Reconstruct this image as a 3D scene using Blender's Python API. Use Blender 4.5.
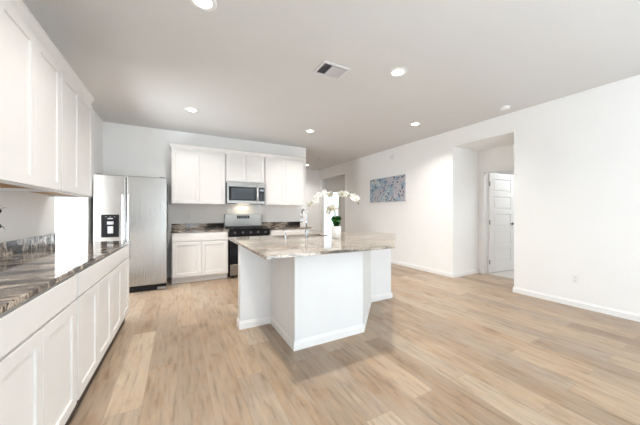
import bpy, bmesh, math, random
from mathutils import Vector, Matrix
random.seed(7)
for o in list(bpy.data.objects): bpy.data.objects.remove(o)
SC = bpy.context.scene
COL = SC.collection
R = math.radians
PI = math.pi

# ------------------------------------------------------------ camera, world, light, exposure
CEIL = 2.787
cam_d = bpy.data.cameras.new('camera'); cam = bpy.data.objects.new('camera', cam_d); COL.objects.link(cam)
cam.location = (0, 0, 1.231); cam.rotation_euler = (R(90), 0, R(-28.6))
cam_d.sensor_width = 36.0; cam_d.lens = 14.715; cam_d.clip_start = 0.02; cam_d.clip_end = 200
SC.camera = cam
SC.view_settings.view_transform = 'Standard'; SC.view_settings.look = 'None'
SC.view_settings.gamma = 1.0; SC.view_settings.use_curve_mapping = False
SC.view_settings.exposure = 0.30
SC.cycles.diffuse_bounces = 8
world = bpy.data.worlds.new('sky'); SC.world = world; world.use_nodes = True
bgn = world.node_tree.nodes['Background']
bgn.inputs['Color'].default_value = (0.86, 0.94, 1.0, 1); bgn.inputs['Strength'].default_value = 1.6

def area(name, loc, rot, sx, sy, power, color=(1, 1, 1), shape='RECTANGLE', spread=180):
    l = bpy.data.lights.new(name, 'AREA'); l.shape = shape; l.size = sx; l.size_y = sy
    l.energy = power; l.color = color; l.spread = R(spread)
    o = bpy.data.objects.new(name, l); COL.objects.link(o); o.location = loc; o.rotation_euler = rot
    return o
# daylight through the windows in the wall behind the camera
DAY = (0.82, 0.92, 1.0)
DPOW, DTILT = 100.0, 90
area('daylight_rear_left', (0.95, -2.50, 1.45), (R(DTILT), 0, R(180)), 1.7, 1.9, DPOW, DAY, 'RECTANGLE', 100)
area('daylight_rear_right', (3.20, -2.50, 1.45), (R(DTILT), 0, R(180)), 1.7, 1.9, DPOW, DAY, 'RECTANGLE', 100)
# unseen fill light added behind the camera, aimed up to brighten the ceiling
area('bounce_fill', (1.6, -1.9, 0.5), (R(142), 0, 0), 2.6, 0.9, 86, (0.76, 0.89, 1.0))
CAN_POWER = 14.5
CAN_COLOR = (1.0, 0.975, 0.945)
# passage daylight, plus unseen fills added to brighten entry and bedroom
area('side_passage_daylight', (-2.72, 3.75, 1.05), (R(122), 0, R(-90)), 1.5, 1.5, 150, (0.86, 0.94, 1.0))
area('entry_fill', (6.2, 7.4, CEIL - 0.04), (0, 0, 0), 0.5, 0.5, 10, (1.0, 0.98, 0.95))
area('bedroom_fill', (6.6, 2.2, CEIL - 0.04), (0, 0, 0), 0.8, 0.8, 24, (0.92, 0.97, 1.0))

# ------------------------------------------------------------ materials
def newmat(name):
    m = bpy.data.materials.new(name); m.use_nodes = True
    return m, m.node_tree.nodes, m.node_tree.links, m.node_tree.nodes['Principled BSDF']
def simple(name, col, rough=0.5, metal=0.0, var=0.03, scale=8.0, bump=0.0, spec=None, coat=0.0):
    """plain surface with a faint procedural mottling"""
    m, n, l, b = newmat(name)
    tc = n.new('ShaderNodeTexCoord'); nz = n.new('ShaderNodeTexNoise')
    nz.inputs['Scale'].default_value = scale; nz.inputs['Detail'].default_value = 3
    l.new(tc.outputs['Object'], nz.inputs['Vector'])
    rp = n.new('ShaderNodeValToRGB')
    rp.color_ramp.elements[0].position = 0.3; rp.color_ramp.elements[1].position = 0.7
    rp.color_ramp.elements[0].color = tuple(c * (1 - var) for c in col) + (1,)
    rp.color_ramp.elements[1].color = tuple(min(1, c * (1 + var)) for c in col) + (1,)
    l.new(nz.outputs['Fac'], rp.inputs['Fac']); l.new(rp.outputs['Color'], b.inputs['Base Color'])
    b.inputs['Roughness'].default_value = rough; b.inputs['Metallic'].default_value = metal
    if spec is not None: b.inputs['Specular IOR Level'].default_value = spec
    if coat: b.inputs['Coat Weight'].default_value = coat
    if bump:
        bp = n.new('ShaderNodeBump'); bp.inputs['Strength'].default_value = bump; bp.inputs['Distance'].default_value = 0.002
        nb = n.new('ShaderNodeTexNoise'); nb.inputs['Scale'].default_value = 180
        l.new(tc.outputs['Object'], nb.inputs['Vector']); l.new(nb.outputs['Fac'], bp.inputs['Height'])
        l.new(bp.outputs['Normal'], b.inputs['Normal'])
    return m
def emit(name, col, s):
    m, n, l, b = newmat(name)
    b.inputs['Base Color'].default_value = col + (1,); b.inputs['Emission Color'].default_value = col + (1,)
    b.inputs['Emission Strength'].default_value = s
    return m
def ramp(n, stops):
    rp = n.new('ShaderNodeValToRGB'); e = rp.color_ramp.elements
    e[0].position, e[0].color = stops[0][0], stops[0][1] + (1,)
    e[1].position, e[1].color = stops[-1][0], stops[-1][1] + (1,)
    for p, c in stops[1:-1]:
        k = e.new(p); k.color = c + (1,)
    return rp
def srgb(r, g, b):
    f = lambda c: (c / 255 / 12.92) if c / 255 <= 0.04045 else ((c / 255 + 0.055) / 1.055) ** 2.4
    return (f(r), f(g), f(b))

def wood_floor():
    m, n, l, b = newmat('vinyl_plank_floor')
    tc = n.new('ShaderNodeTexCoord'); sp = n.new('ShaderNodeSeparateXYZ'); l.new(tc.outputs['Object'], sp.inputs[0])
    cb = n.new('ShaderNodeCombineXYZ'); l.new(sp.outputs['Y'], cb.inputs['X']); l.new(sp.outputs['X'], cb.inputs['Y'])
    br = n.new('ShaderNodeTexBrick'); l.new(cb.outputs[0], br.inputs['Vector'])
    br.offset = 0.37; br.offset_frequency = 2
    br.inputs['Color1'].default_value = (0, 0, 0, 1); br.inputs['Color2'].default_value = (1, 1, 1, 1)
    br.inputs['Mortar'].default_value = (0.5, 0.5, 0.5, 1)
    br.inputs['Scale'].default_value = 1.0; br.inputs['Mortar Size'].default_value = 0.0016
    br.inputs['Mortar Smooth'].default_value = 0.1
    br.inputs['Brick Width'].default_value = 1.22; br.inputs['Row Height'].default_value = 0.195
    rnd = n.new('ShaderNodeSeparateColor'); l.new(br.outputs['Color'], rnd.inputs[0])
    # grain: stretched along the plank, shifted per plank
    def grain(sx, sy, scale, detail, off):
        mx = n.new('ShaderNodeMath'); mx.operation = 'MULTIPLY_ADD'
        l.new(rnd.outputs['Red'], mx.inputs[0]); mx.inputs[1].default_value = off
        my = n.new('ShaderNodeMath'); my.operation = 'MULTIPLY'; l.new(sp.outputs['Y'], my.inputs[0]); my.inputs[1].default_value = sy
        l.new(my.outputs[0], mx.inputs[2])
        m2 = n.new('ShaderNodeMath'); m2.operation = 'MULTIPLY'; l.new(sp.outputs['X'], m2.inputs[0]); m2.inputs[1].default_value = sx
        c = n.new('ShaderNodeCombineXYZ'); l.new(m2.outputs[0], c.inputs['X']); l.new(mx.outputs[0], c.inputs['Y']); l.new(rnd.outputs['Red'], c.inputs['Z'])
        t = n.new('ShaderNodeTexNoise'); l.new(c.outputs[0], t.inputs['Vector'])
        t.inputs['Scale'].default_value = scale; t.inputs['Detail'].default_value = detail; t.inputs['Roughness'].default_value = 0.6
        return t
    g1 = grain(6.0, 2.0, 1.5, 7, 37.0); g2 = grain(24.0, 2.3, 1.5, 7, 61.0)
    base = ramp(n, [(0.0, srgb(122, 101, 83)), (0.18, srgb(182, 157, 129)), (0.36, srgb(144, 120, 97)), (0.52, srgb(192, 174, 152)), (0.7, srgb(152, 136, 121)), (0.85, srgb(172, 143, 112)), (1.0, srgb(200, 182, 158))])
    l.new(rnd.outputs['Red'], base.inputs['Fac'])
    r1 = ramp(n, [(0.30, srgb(116, 98, 83)), (0.42, srgb(166, 137, 109)), (0.52, srgb(164, 147, 130)), (0.62, srgb(176, 150, 122)), (0.76, srgb(190, 180, 166))]); l.new(g1.outputs['Fac'], r1.inputs['Fac'])
    mxa = n.new('ShaderNodeMix'); mxa.data_type = 'RGBA'; mxa.inputs['Factor'].default_value = 0.5
    l.new(base.outputs['Color'], mxa.inputs['A']); l.new(r1.outputs['Color'], mxa.inputs['B'])
    r2 = ramp(n, [(0.3, (0.52, 0.50, 0.48)), (0.46, (0.97, 0.97, 0.97)), (0.70, (1.16, 1.16, 1.16))]); l.new(g2.outputs['Fac'], r2.inputs['Fac'])
    mxb = n.new('ShaderNodeMix'); mxb.data_type = 'RGBA'; mxb.blend_type = 'MULTIPLY'; mxb.inputs['Factor'].default_value = 0.76
    l.new(mxa.outputs['Result'], mxb.inputs['A']); l.new(r2.outputs['Color'], mxb.inputs['B'])
    mxc = n.new('ShaderNodeMix'); mxc.data_type = 'RGBA'; mfa = n.new('ShaderNodeMath'); mfa.operation = 'MULTIPLY'; mfa.inputs[1].default_value = 0.45; l.new(br.outputs['Fac'], mfa.inputs[0]); l.new(mfa.outputs[0], mxc.inputs['Factor'])
    l.new(mxb.outputs['Result'], mxc.inputs['A']); mxc.inputs['B'].default_value = srgb(112, 94, 78) + (1,)
    l.new(mxc.outputs['Result'], b.inputs['Base Color'])
    b.inputs['Roughness'].default_value = 0.36; b.inputs['Specular IOR Level'].default_value = 0.4
    bp = n.new('ShaderNodeBump'); bp.inputs['Strength'].default_value = 0.12; bp.inputs['Distance'].default_value = 0.002
    l.new(g2.outputs['Fac'], bp.inputs['Height']); l.new(bp.outputs['Normal'], b.inputs['Normal'])
    return m

def granite(name, rot, stops, scale=1.0, dark=0.35, stretch=0.55, warp=1.1, spec=0.35):
    """veined stone: warped bands running one way, speckled"""
    m, n, l, b = newmat(name)
    tc = n.new('ShaderNodeTexCoord')
    mp = n.new('ShaderNodeMapping'); mp.inputs['Rotation'].default_value = (0, 0, R(rot)); mp.inputs['Scale'].default_value = (stretch * scale, 2.6 * scale, 2.0 * scale)
    l.new(tc.outputs['Object'], mp.inputs['Vector'])
    w = n.new('ShaderNodeTexNoise'); w.inputs['Scale'].default_value = 1.1; w.inputs['Detail'].default_value = 3
    l.new(mp.outputs[0], w.inputs['Vector'])
    va = n.new('ShaderNodeVectorMath'); va.operation = 'MULTIPLY_ADD'; va.inputs[1].default_value = (warp, warp, warp)
    l.new(w.outputs['Color'], va.inputs[0]); l.new(mp.outputs[0], va.inputs[2])
    nz = n.new('ShaderNodeTexNoise'); nz.inputs['Scale'].default_value = 2.1; nz.inputs['Detail'].default_value = 8; nz.inputs['Roughness'].default_value = 0.6
    l.new(va.outputs[0], nz.inputs['Vector'])
    rp = ramp(n, stops); l.new(nz.outputs['Fac'], rp.inputs['Fac'])
    sp = n.new('ShaderNodeTexNoise'); sp.inputs['Scale'].default_value = 75; sp.inputs['Detail'].default_value = 2
    l.new(tc.outputs['Object'], sp.inputs['Vector'])
    r2 = ramp(n, [(0.36, (dark, dark * 0.95, dark * 0.92)), (0.5, (1, 1, 1)), (0.7, (1.12, 1.12, 1.12))]); l.new(sp.outputs['Fac'], r2.inputs['Fac'])
    mx = n.new('ShaderNodeMix'); mx.data_type = 'RGBA'; mx.blend_type = 'MULTIPLY'; mx.inputs['Factor'].default_value = 0.55
    l.new(rp.outputs['Color'], mx.inputs['A']); l.new(r2.outputs['Color'], mx.inputs['B'])
    l.new(mx.outputs['Result'], b.inputs['Base Color'])
    b.inputs['Roughness'].default_value = 0.06; b.inputs['Specular IOR Level'].default_value = spec
    return m

def brushed(name, col, rough=0.3, horizontal=True):
    m, n, l, b = newmat(name)
    tc = n.new('ShaderNodeTexCoord'); mp = n.new('ShaderNodeMapping')
    mp.inputs['Scale'].default_value = (2, 2, 300) if horizontal else (300, 300, 2)
    l.new(tc.outputs['Object'], mp.inputs['Vector'])
    nz = n.new('ShaderNodeTexNoise'); nz.inputs['Scale'].default_value = 1.0; nz.inputs['Detail'].default_value = 2
    l.new(mp.outputs[0], nz.inputs['Vector'])
    mr = n.new('ShaderNodeMapRange'); mr.inputs['To Min'].default_value = rough - 0.012; mr.inputs['To Max'].default_value = rough + 0.012
    l.new(nz.outputs['Fac'], mr.inputs['Value']); l.new(mr.outputs[0], b.inputs['Roughness'])
    b.inputs['Base Color'].default_value = col + (1,); b.inputs['Metallic'].default_value = 1.0
    return m

def canvas_art():
    m, n, l, b = newmat('abstract_painting')
    tc = n.new('ShaderNodeTexCoord')
    n1 = n.new('ShaderNodeTexNoise'); n1.inputs['Scale'].default_value = 3.2; n1.inputs['Detail'].default_value = 3
    l.new(tc.outputs['Object'], n1.inputs['Vector'])
    r1 = ramp(n, [(0.3, srgb(176, 172, 178)), (0.44, srgb(188, 186, 192)), (0.54, srgb(146, 170, 188)), (0.62, srgb(178, 190, 196)), (0.75, srgb(214, 210, 202))]); l.new(n1.outputs['Fac'], r1.inputs['Fac'])
    v = n.new('ShaderNodeTexVoronoi'); v.inputs['Scale'].default_value = 17; v.inputs['Randomness'].default_value = 1
    dn = n.new('ShaderNodeTexNoise'); dn.inputs['Scale'].default_value = 14; l.new(tc.outputs['Object'], dn.inputs['Vector'])
    dv = n.new('ShaderNodeVectorMath'); dv.operation = 'MULTIPLY_ADD'; dv.inputs[1].default_value = (0.09, 0.09, 0.09); l.new(dn.outputs['Color'], dv.inputs[0]); l.new(tc.outputs['Object'], dv.inputs[2]); l.new(dv.outputs[0], v.inputs['Vector'])
    sepc = n.new('ShaderNodeSeparateColor'); l.new(v.outputs['Color'], sepc.inputs[0])
    # dabs of paint: a dark or blue spot in some of the cells
    lt = n.new('ShaderNodeMath'); lt.operation = 'LESS_THAN'; l.new(v.outputs['Distance'], lt.inputs[0]); lt.inputs[1].default_value = 0.40
    gt = n.new('ShaderNodeMath'); gt.operation = 'GREATER_THAN'; l.new(sepc.outputs[0], gt.inputs[0]); gt.inputs[1].default_value = 0.30
    mu = n.new('ShaderNodeMath'); mu.operation = 'MULTIPLY'; l.new(lt.outputs[0], mu.inputs[0]); l.new(gt.outputs[0], mu.inputs[1])
    r2 = ramp(n, [(0.0, srgb(24, 24, 40)), (0.3, srgb(60, 66, 96)), (0.5, srgb(100, 130, 158)), (0.75, srgb(50, 48, 66)), (1.0, srgb(140, 172, 190))]); l.new(sepc.outputs[1], r2.inputs['Fac'])
    mx = n.new('ShaderNodeMix'); mx.data_type = 'RGBA'; l.new(mu.outputs[0], mx.inputs['Factor'])
    l.new(r1.outputs['Color'], mx.inputs['A']); l.new(r2.outputs['Color'], mx.inputs['B'])
    l.new(mx.outputs['Result'], b.inputs['Base Color']); b.inputs['Roughness'].default_value = 0.7
    return m

def clear_glass(name, tint=(0.95, 0.98, 0.98)):
    m, n, l, b = newmat(name)
    n.remove(b)
    t = n.new('ShaderNodeBsdfTransparent'); t.inputs['Color'].default_value = tint + (1,)
    g = n.new('ShaderNodeBsdfGlossy'); g.inputs['Roughness'].default_value = 0.02
    fr = n.new('ShaderNodeFresnel'); fr.inputs['IOR'].default_value = 1.45
    mx = n.new('ShaderNodeMixShader'); l.new(fr.outputs[0], mx.inputs[0]); l.new(t.outputs[0], mx.inputs[1]); l.new(g.outputs[0], mx.inputs[2])
    l.new(mx.outputs[0], n['Material Output'].inputs['Surface'])
    return m

M = {
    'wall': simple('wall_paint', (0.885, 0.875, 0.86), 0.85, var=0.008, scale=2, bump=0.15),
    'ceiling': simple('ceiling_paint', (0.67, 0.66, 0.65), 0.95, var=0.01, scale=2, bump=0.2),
    'trim': simple('white_trim_paint', (0.86, 0.85, 0.84), 0.45, var=0.006),
    'cab': simple('white_cabinet_paint', (0.73, 0.705, 0.68), 0.38, var=0.008),
    'island': simple('white_panel_paint', (0.79, 0.79, 0.79), 0.55, var=0.006),
    'ply': simple('maple_plywood', srgb(176, 132, 78), 0.6, var=0.12, scale=14),
    'toe': simple('shaded_toe_board', srgb(70, 58, 48), 0.6, var=0.2, scale=12),  # shade under the left cabinets put into the toe board's colour
    'floor': wood_floor(),
    'carpet': simple('grey_carpet', srgb(196, 192, 188), 0.95, var=0.08, scale=60, bump=0.6),
    'granite_dark': granite('dark_veined_granite', 66, [(0.30, srgb(18, 16, 16)), (0.42, srgb(46, 41, 39)), (0.48, srgb(84, 76, 71)), (0.515, srgb(206, 190, 172)), (0.55, srgb(60, 53, 50)), (0.60, srgb(158, 144, 132)), (0.64, srgb(56, 50, 48)), (0.70, srgb(150, 138, 127)), (0.80, srgb(30, 27, 27))], 1.25, stretch=0.5, warp=0.7, spec=0.16),
    'granite_isl': granite('pale_veined_granite', 10, [(0.30, srgb(58, 54, 52)), (0.40, srgb(112, 105, 99)), (0.455, srgb(178, 164, 148)), (0.495, srgb(206, 193, 176)), (0.53, srgb(112, 104, 98)), (0.575, srgb(188, 175, 159)), (0.62, srgb(108, 100, 95)), (0.68, srgb(176, 164, 150)), (0.78, srgb(96, 90, 86))], 1.9, 0.25, stretch=0.28, warp=0.7),
    'steel': brushed('brushed_stainless', (0.34, 0.325, 0.305), 0.32),
    'steel_v': brushed('vertical_brushed_stainless', (0.50, 0.485, 0.47), 0.27, False),
    'chrome': simple('polished_chrome', (0.60, 0.61, 0.63), 0.08, 1.0, var=0.01),
    'handle': simple('bright_handle_metal', (0.90, 0.90, 0.91), 0.25, 0.85, var=0.01),
    'dark': simple('dark_plastic', (0.010, 0.010, 0.012), 0.2, var=0.1, spec=0.25),
    'blackglass': simple('black_glass', (0.012, 0.012, 0.014), 0.05, var=0.05, spec=0.25),
    'iron': simple('cast_iron', (0.02, 0.02, 0.02), 0.6, var=0.2),
    'grey': simple('dark_grey_metal', (0.10, 0.10, 0.105), 0.45, 0.3, var=0.05),
    'plate': simple('white_plastic', (0.84, 0.83, 0.82), 0.35, var=0.005),
    'slot': simple('socket_slot', (0.08, 0.08, 0.08), 0.5),
    'vent': simple('white_enamelled_steel', (0.72, 0.70, 0.72), 0.45, var=0.01),
    'duct': simple('duct_interior', (0.05, 0.05, 0.06), 0.7),
    'lens': emit('lamp_lens', (1.0, 0.97, 0.92), 9.0),
    'hoodlens': emit('cooktop_lamp_lens', (1.0, 0.88, 0.66), 2.0),
    'display': simple('display_glass', (0.30, 0.33, 0.36), 0.1),
    'paper': simple('pale_control_label', (0.42, 0.42, 0.42), 0.4),
    'mwglass': simple('microwave_window', (0.045, 0.052, 0.06), 0.06, var=0.05, spec=0.22),
    'pot': simple('white_ceramic', (0.82, 0.80, 0.77), 0.25, var=0.01),
    'soil': simple('bark_mix', (0.10, 0.06, 0.035), 0.9, var=0.4, scale=60),
    'leaf': simple('orchid_leaf', srgb(58, 120, 52), 0.4, var=0.22, scale=14),
    'stem': simple('orchid_stem', srgb(128, 132, 84), 0.5, var=0.15),
    'petal': simple('cream_petal', srgb(252, 250, 243), 0.6, var=0.03, scale=30),
    'lip': simple('yellow_lip', srgb(226, 188, 98), 0.5, var=0.1, scale=40),
    'sprig': simple('dark_green_leaf', srgb(52, 68, 50), 0.5, var=0.25, scale=30),
    'art': canvas_art(),
    'canvas_edge': simple('canvas_edge', srgb(196, 190, 190), 0.8, var=0.05),
    'glass': clear_glass('window_glass'),
}

# ------------------------------------------------------------ helpers
def NB(): return bmesh.new()
def box(bm, x0, x1, y0, y1, z0, z1, mi=0):
    vs = [bm.verts.new(p) for p in ((x0, y0, z0), (x1, y0, z0), (x1, y1, z0), (x0, y1, z0), (x0, y0, z1), (x1, y0, z1), (x1, y1, z1), (x0, y1, z1))]
    fs = [bm.faces.new([vs[i] for i in q]) for q in ((0, 3, 2, 1), (4, 5, 6, 7), (0, 1, 5, 4), (1, 2, 6, 5), (2, 3, 7, 6), (3, 0, 4, 7))]
    for f in fs: f.material_index = mi
    return fs
def prism(bm, pts, z0, z1):
    lo = [bm.verts.new((x, y, z0)) for x, y in pts]; hi = [bm.verts.new((x, y, z1)) for x, y in pts]
    n = len(pts)
    bm.faces.new(list(reversed(lo))); bm.faces.new(hi)
    for i in range(n): bm.faces.new((lo[i], lo[(i + 1) % n], hi[(i + 1) % n], hi[i]))
def lathe(bm, prof, segs=24, cx=0, cy=0, z=0):
    """prof: list of (r, z); open ends with r>0 are capped"""
    rings = []
    for r, h in prof:
        if r < 1e-6: rings.append([bm.verts.new((cx, cy, z + h))])
        else: rings.append([bm.verts.new((cx + r * math.cos(2 * PI * k / segs), cy + r * math.sin(2 * PI * k / segs), z + h)) for k in range(segs)])
    for a, b in zip(rings, rings[1:]):
        for k in range(segs):
            k2 = (k + 1) % segs
            if len(a) == 1 and len(b) == 1: continue
            if len(a) == 1: bm.faces.new((a[0], b[k2], b[k]))
            elif len(b) == 1: bm.faces.new((a[k], a[k2], b[0]))
            else: bm.faces.new((a[k], a[k2], b[k2], b[k]))
    if len(rings[0]) > 1: bm.faces.new(list(reversed(rings[0])))
    if len(rings[-1]) > 1: bm.faces.new(rings[-1])
def tube(bm, pts, r, segs=10):
    """tube along points; r a number or one per point"""
    pts = [Vector(p) for p in pts]; n = len(pts)
    rs = r if isinstance(r, (list, tuple)) else [r] * n
    up = Vector((0.31, 0.17, 0.93)); rings = []
    for i, p in enumerate(pts):
        t = (pts[min(i + 1, n - 1)] - pts[max(i - 1, 0)]).normalized()
        a = t.cross(up)
        if a.length < 1e-3: a = t.cross(Vector((1, 0, 0)))
        a.normalize(); b = t.cross(a).normalized()
        up = -a.cross(t) if False else up
        rings.append([bm.verts.new(p + rs[i] * (math.cos(2 * PI * k / segs) * a + math.sin(2 * PI * k / segs) * b)) for k in range(segs)])
    for a, b in zip(rings, rings[1:]):
        for k in range(segs): bm.faces.new((a[k], a[(k + 1) % segs], b[(k + 1) % segs], b[k]))
    bm.faces.new(list(reversed(rings[0]))); bm.faces.new(rings[-1])
def mk(name, bm, mat, parent=None, bevel=0.0, smooth=False, segs=2):
    bmesh.ops.recalc_face_normals(bm, faces=bm.faces)
    me = bpy.data.meshes.new(name); bm.to_mesh(me); bm.free()
    for m in (mat if isinstance(mat, (list, tuple)) else [mat]): me.materials.append(m)
    o = bpy.data.objects.new(name, me); COL.objects.link(o)
    if smooth:
        for p in me.polygons: p.use_smooth = True
    if bevel:
        md = o.modifiers.new('bevel', 'BEVEL'); md.width = bevel; md.segments = segs; md.limit_method = 'ANGLE'; md.angle_limit = R(40)
    if parent: o.parent = parent
    return o
def thing(name, label, cat, loc=(0, 0, 0), rz=0.0, group=None):
    o = bpy.data.objects.new(name, None); COL.objects.link(o)
    o.empty_display_size = 0.1; o.location = loc; o.rotation_euler = (0, 0, rz)
    o['label'] = label; o['category'] = cat
    if group: o['group'] = group
    return o
def tag(o, label, cat, group=None):
    o['label'] = label; o['category'] = cat
    if group: o['group'] = group
    return o
def struct(name, bm, mat, label=None, bevel=0.0):
    o = mk(name, bm, mat, None, bevel); o['kind'] = 'structure'
    if label: o['label'] = label
    return o
def boxes(*bs):
    bm = NB()
    for b in bs: box(bm, *b)
    return bm
def copy_thing(root, loc, label, rz=None, group=None):
    c = root.copy(); COL.objects.link(c); c.location = loc; c['label'] = label
    if rz is not None: c.rotation_euler = (0, 0, rz)
    if group: c['group'] = group
    for ch in root.children:
        d = ch.copy(); COL.objects.link(d); d.parent = c
        for g in ch.children:
            e = g.copy(); COL.objects.link(e); e.parent = d
    return c

# ------------------------------------------------------------ the setting
XL, XR, YB, YREAR, YF = -1.115, 4.571, 5.703, -2.60, 8.50
T = 0.12
NY0, NY1, NZ, NX = 2.116, 3.136, 2.48, 5.40          # alcove in the right wall
HY0, HY1, HZ = 6.76, 8.30, 2.45                      # hall opening in the right wall
LY0, LY1, LZ = 3.70, 4.83, 2.08                      # opening in the left wall past the counter
BX1 = 2.725                                          # free end of the kitchen's back wall
struct('floor', boxes((-2.9, 5.46, YREAR - T, 9.2, -0.10, 0.0), (5.46, 8.3, 5.6, 9.2, -0.10, 0.0)), M['floor'], 'pale brown wood-look plank floor')
struct('floor_carpet', boxes((5.46, 8.3, 0.9, 5.6, -0.10, 0.004)), M['carpet'], 'grey carpet beyond the alcove door')
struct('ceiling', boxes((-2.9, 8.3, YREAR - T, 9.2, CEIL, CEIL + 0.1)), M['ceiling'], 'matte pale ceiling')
struct('wall_left', boxes((XL - T, XL, YREAR, LY0, 0, CEIL), (XL - T, XL, LY0, LY1, LZ, CEIL), (XL - T, XL, LY1, YB + T, 0, CEIL)), M['wall'])
struct('wall_back', boxes((XL, BX1, YB, YB + T, 0, CEIL)), M['wall'])
struct('wall_right', boxes((XR, XR + T, YREAR, NY0, 0, CEIL), (XR, XR + T, NY0, NY1, NZ, CEIL), (XR, XR + T, NY1, HY0, 0, CEIL),
                           (XR, XR + T, HY0, HY1, HZ, CEIL), (XR, XR + T, HY1, YF + T, 0, CEIL)), M['wall'])
struct('wall_far', boxes((1.2, XR, YF, YF + T, 0, CEIL), (1.2 - T, 1.2, YB + T, YF + T, 0, CEIL)), M['wall'])
# alcove: two cheeks, lowered soffit, and a back wall with a doorway
DY0, DY1, DZ = 2.20, 3.045, 2.055
struct('wall_alcove', boxes((XR + T, NX + T, NY1, NY1 + T, 0, CEIL), (XR + T, NX + T, NY0 - T, NY0, 0, CEIL),
                            (XR + T, NX, NY0, NY1, NZ, CEIL),
                            (NX, NX + T, NY0, DY0, 0, CEIL), (NX, NX + T, DY0, DY1, DZ, CEIL), (NX, NX + T, DY1, NY1, 0, CEIL)), M['wall'])
struct('wall_bedroom', boxes((NX + T, 8.3, 4.2, 4.2 + T, 0, CEIL), (8.18, 8.3, 0.9, 4.2, 0, CEIL), (NX + T, 8.3, 0.9 - T, 0.9, 0, CEIL),
                             (NX, NX + T, 0.9, NY0 - T, 0, CEIL), (NX, NX + T, NY1 + T, 4.2, 0, CEIL)), M['wall'])
# passage past the left counter
struct('wall_passage', boxes((-2.9, XL - T, LY1, LY1 + T, 0, CEIL), (-2.9, -2.78, 2.4, LY1, 0, CEIL), (-2.9, XL - T, 2.4 - T, 2.4, 0, CEIL)), M['wall'])
# entry room beyond the hall opening
EDX0, EDX1, EDZ, EY = 5.02, 5.86, 2.10, 9.0
struct('wall_entry', boxes((XR + T, EDX0, EY, EY + T, 0, CEIL), (EDX0, EDX1, EY, EY + T, EDZ, CEIL), (EDX1, 8.3, EY, EY + T, 0, CEIL),
                           (8.18, 8.3, 5.6, EY, 0, CEIL), (XR + T, 8.18, 5.6, 5.6 + T, 0, CEIL), (XR, XR + T, YF + T, EY + T, 0, CEIL)), M['wall'])
# wall behind the camera with two windows
WX = [(0.10, 1.80), (2.35, 4.05)]; WZ = (0.50, 2.40)
struct('wall_rear', boxes((XL, WX[0][0], YREAR - T, YREAR, 0, CEIL), (WX[0][1], WX[1][0], YREAR - T, YREAR, 0, CEIL), (WX[1][1], XR, YREAR - T, YREAR, 0, CEIL),
                          *[(a, b, YREAR - T, YREAR, 0, WZ[0]) for a, b in WX], *[(a, b, YREAR - T, YREAR, WZ[1], CEIL) for a, b in WX]), M['wall'])
for i, (a, b) in enumerate(WX):
    fr = boxes((a, a + 0.05, YREAR - 0.09, YREAR - 0.03, *WZ), (b - 0.05, b, YREAR - 0.09, YREAR - 0.03, *WZ),
               (a + .05, b - .05, YREAR - 0.09, YREAR - 0.03, WZ[0], WZ[0] + 0.05), (a + .05, b - .05, YREAR - 0.09, YREAR - 0.03, WZ[1] - 0.05, WZ[1]),
               (a + .05, b - .05, YREAR - 0.08, YREAR - 0.04, 1.43, 1.47))
    w = struct('window_%d' % (i + 1), fr, M['trim'])
    mk('pane', boxes((a + 0.05, b - 0.05, YREAR - 0.062, YREAR - 0.058, WZ[0] + 0.05, WZ[1] - 0.05)), M['glass'], w)

# baseboards: profile with a chamfered top
BH, BT = 0.085, 0.014
def board(bm, p, q, nrm):
    """baseboard from p to q, standing out of the wall along nrm"""
    p, q, nn = Vector(p), Vector(q), Vector(nrm)
    prof = [(0, 0), (BT, 0), (BT, BH * 0.72), (BT * 0.55, BH * 0.86), (BT * 0.4, BH), (0, BH)]
    A = [bm.verts.new((p.x + nn.x * a, p.y + nn.y * a, z)) for a, z in prof]
    B = [bm.verts.new((q.x + nn.x * a, q.y + nn.y * a, z)) for a, z in prof]
    k = len(prof)
    for i in range(k): bm.faces.new((A[i], A[(i + 1) % k], B[(i + 1) % k], B[i]))
    bm.faces.new(A); bm.faces.new(list(reversed(B)))
def boards(*segs):
    bm = NB()
    for s in segs: board(bm, *s)
    return bm
struct('baseboard_right', boards(((XR, YREAR), (XR, NY0), (-1, 0)), ((XR, NY1), (XR, HY0), (-1, 0)), ((XR, HY1), (XR, YF), (-1, 0)),
                                 ((XR - BT, NY0), (NX, NY0), (0, 1)), ((XR - BT, NY1), (NX, NY1), (0, -1))), M['trim'])
struct('baseboard_back', boards(((XL, YB), (-1.05, YB), (0, -1)), ((2.57, YB), (BX1, YB), (0, -1)), ((BX1, YB - BT), (BX1, YB + T), (1, 0))), M['trim'])
struct('baseboard_far', boards(((1.2, YF), (XR, YF), (0, -1))), M['trim'])
struct('baseboard_passage', boards(((-2.78, LY1), (XL - T, LY1), (0, -1))), M['trim'])
struct('baseboard_bedroom', boards(((NX + T, 4.2), (8.18, 4.2), (0, -1)), ((8.18, 0.9), (8.18, 4.2), (-1, 0))), M['trim'])
# door casing round the alcove doorway (both sides) and its jamb
cw = 0.058
struct('trim_1', boxes((NX - 0.016, NX, DY1, DY1 + cw, 0, DZ + cw), (NX - 0.016, NX, DY0 - cw, DY0, 0, DZ + cw), (NX - 0.016, NX, DY0, DY1, DZ, DZ + cw),
                       (NX, NX + T, DY1 - 0.016, DY1, 0, DZ), (NX, NX + T, DY0, DY0 + 0.016, 0, DZ), (NX, NX + T, DY0 + 0.016, DY1 - 0.016, DZ - 0.016, DZ)), M['trim'], 'white casing round the alcove doorway', 0.003)

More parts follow.
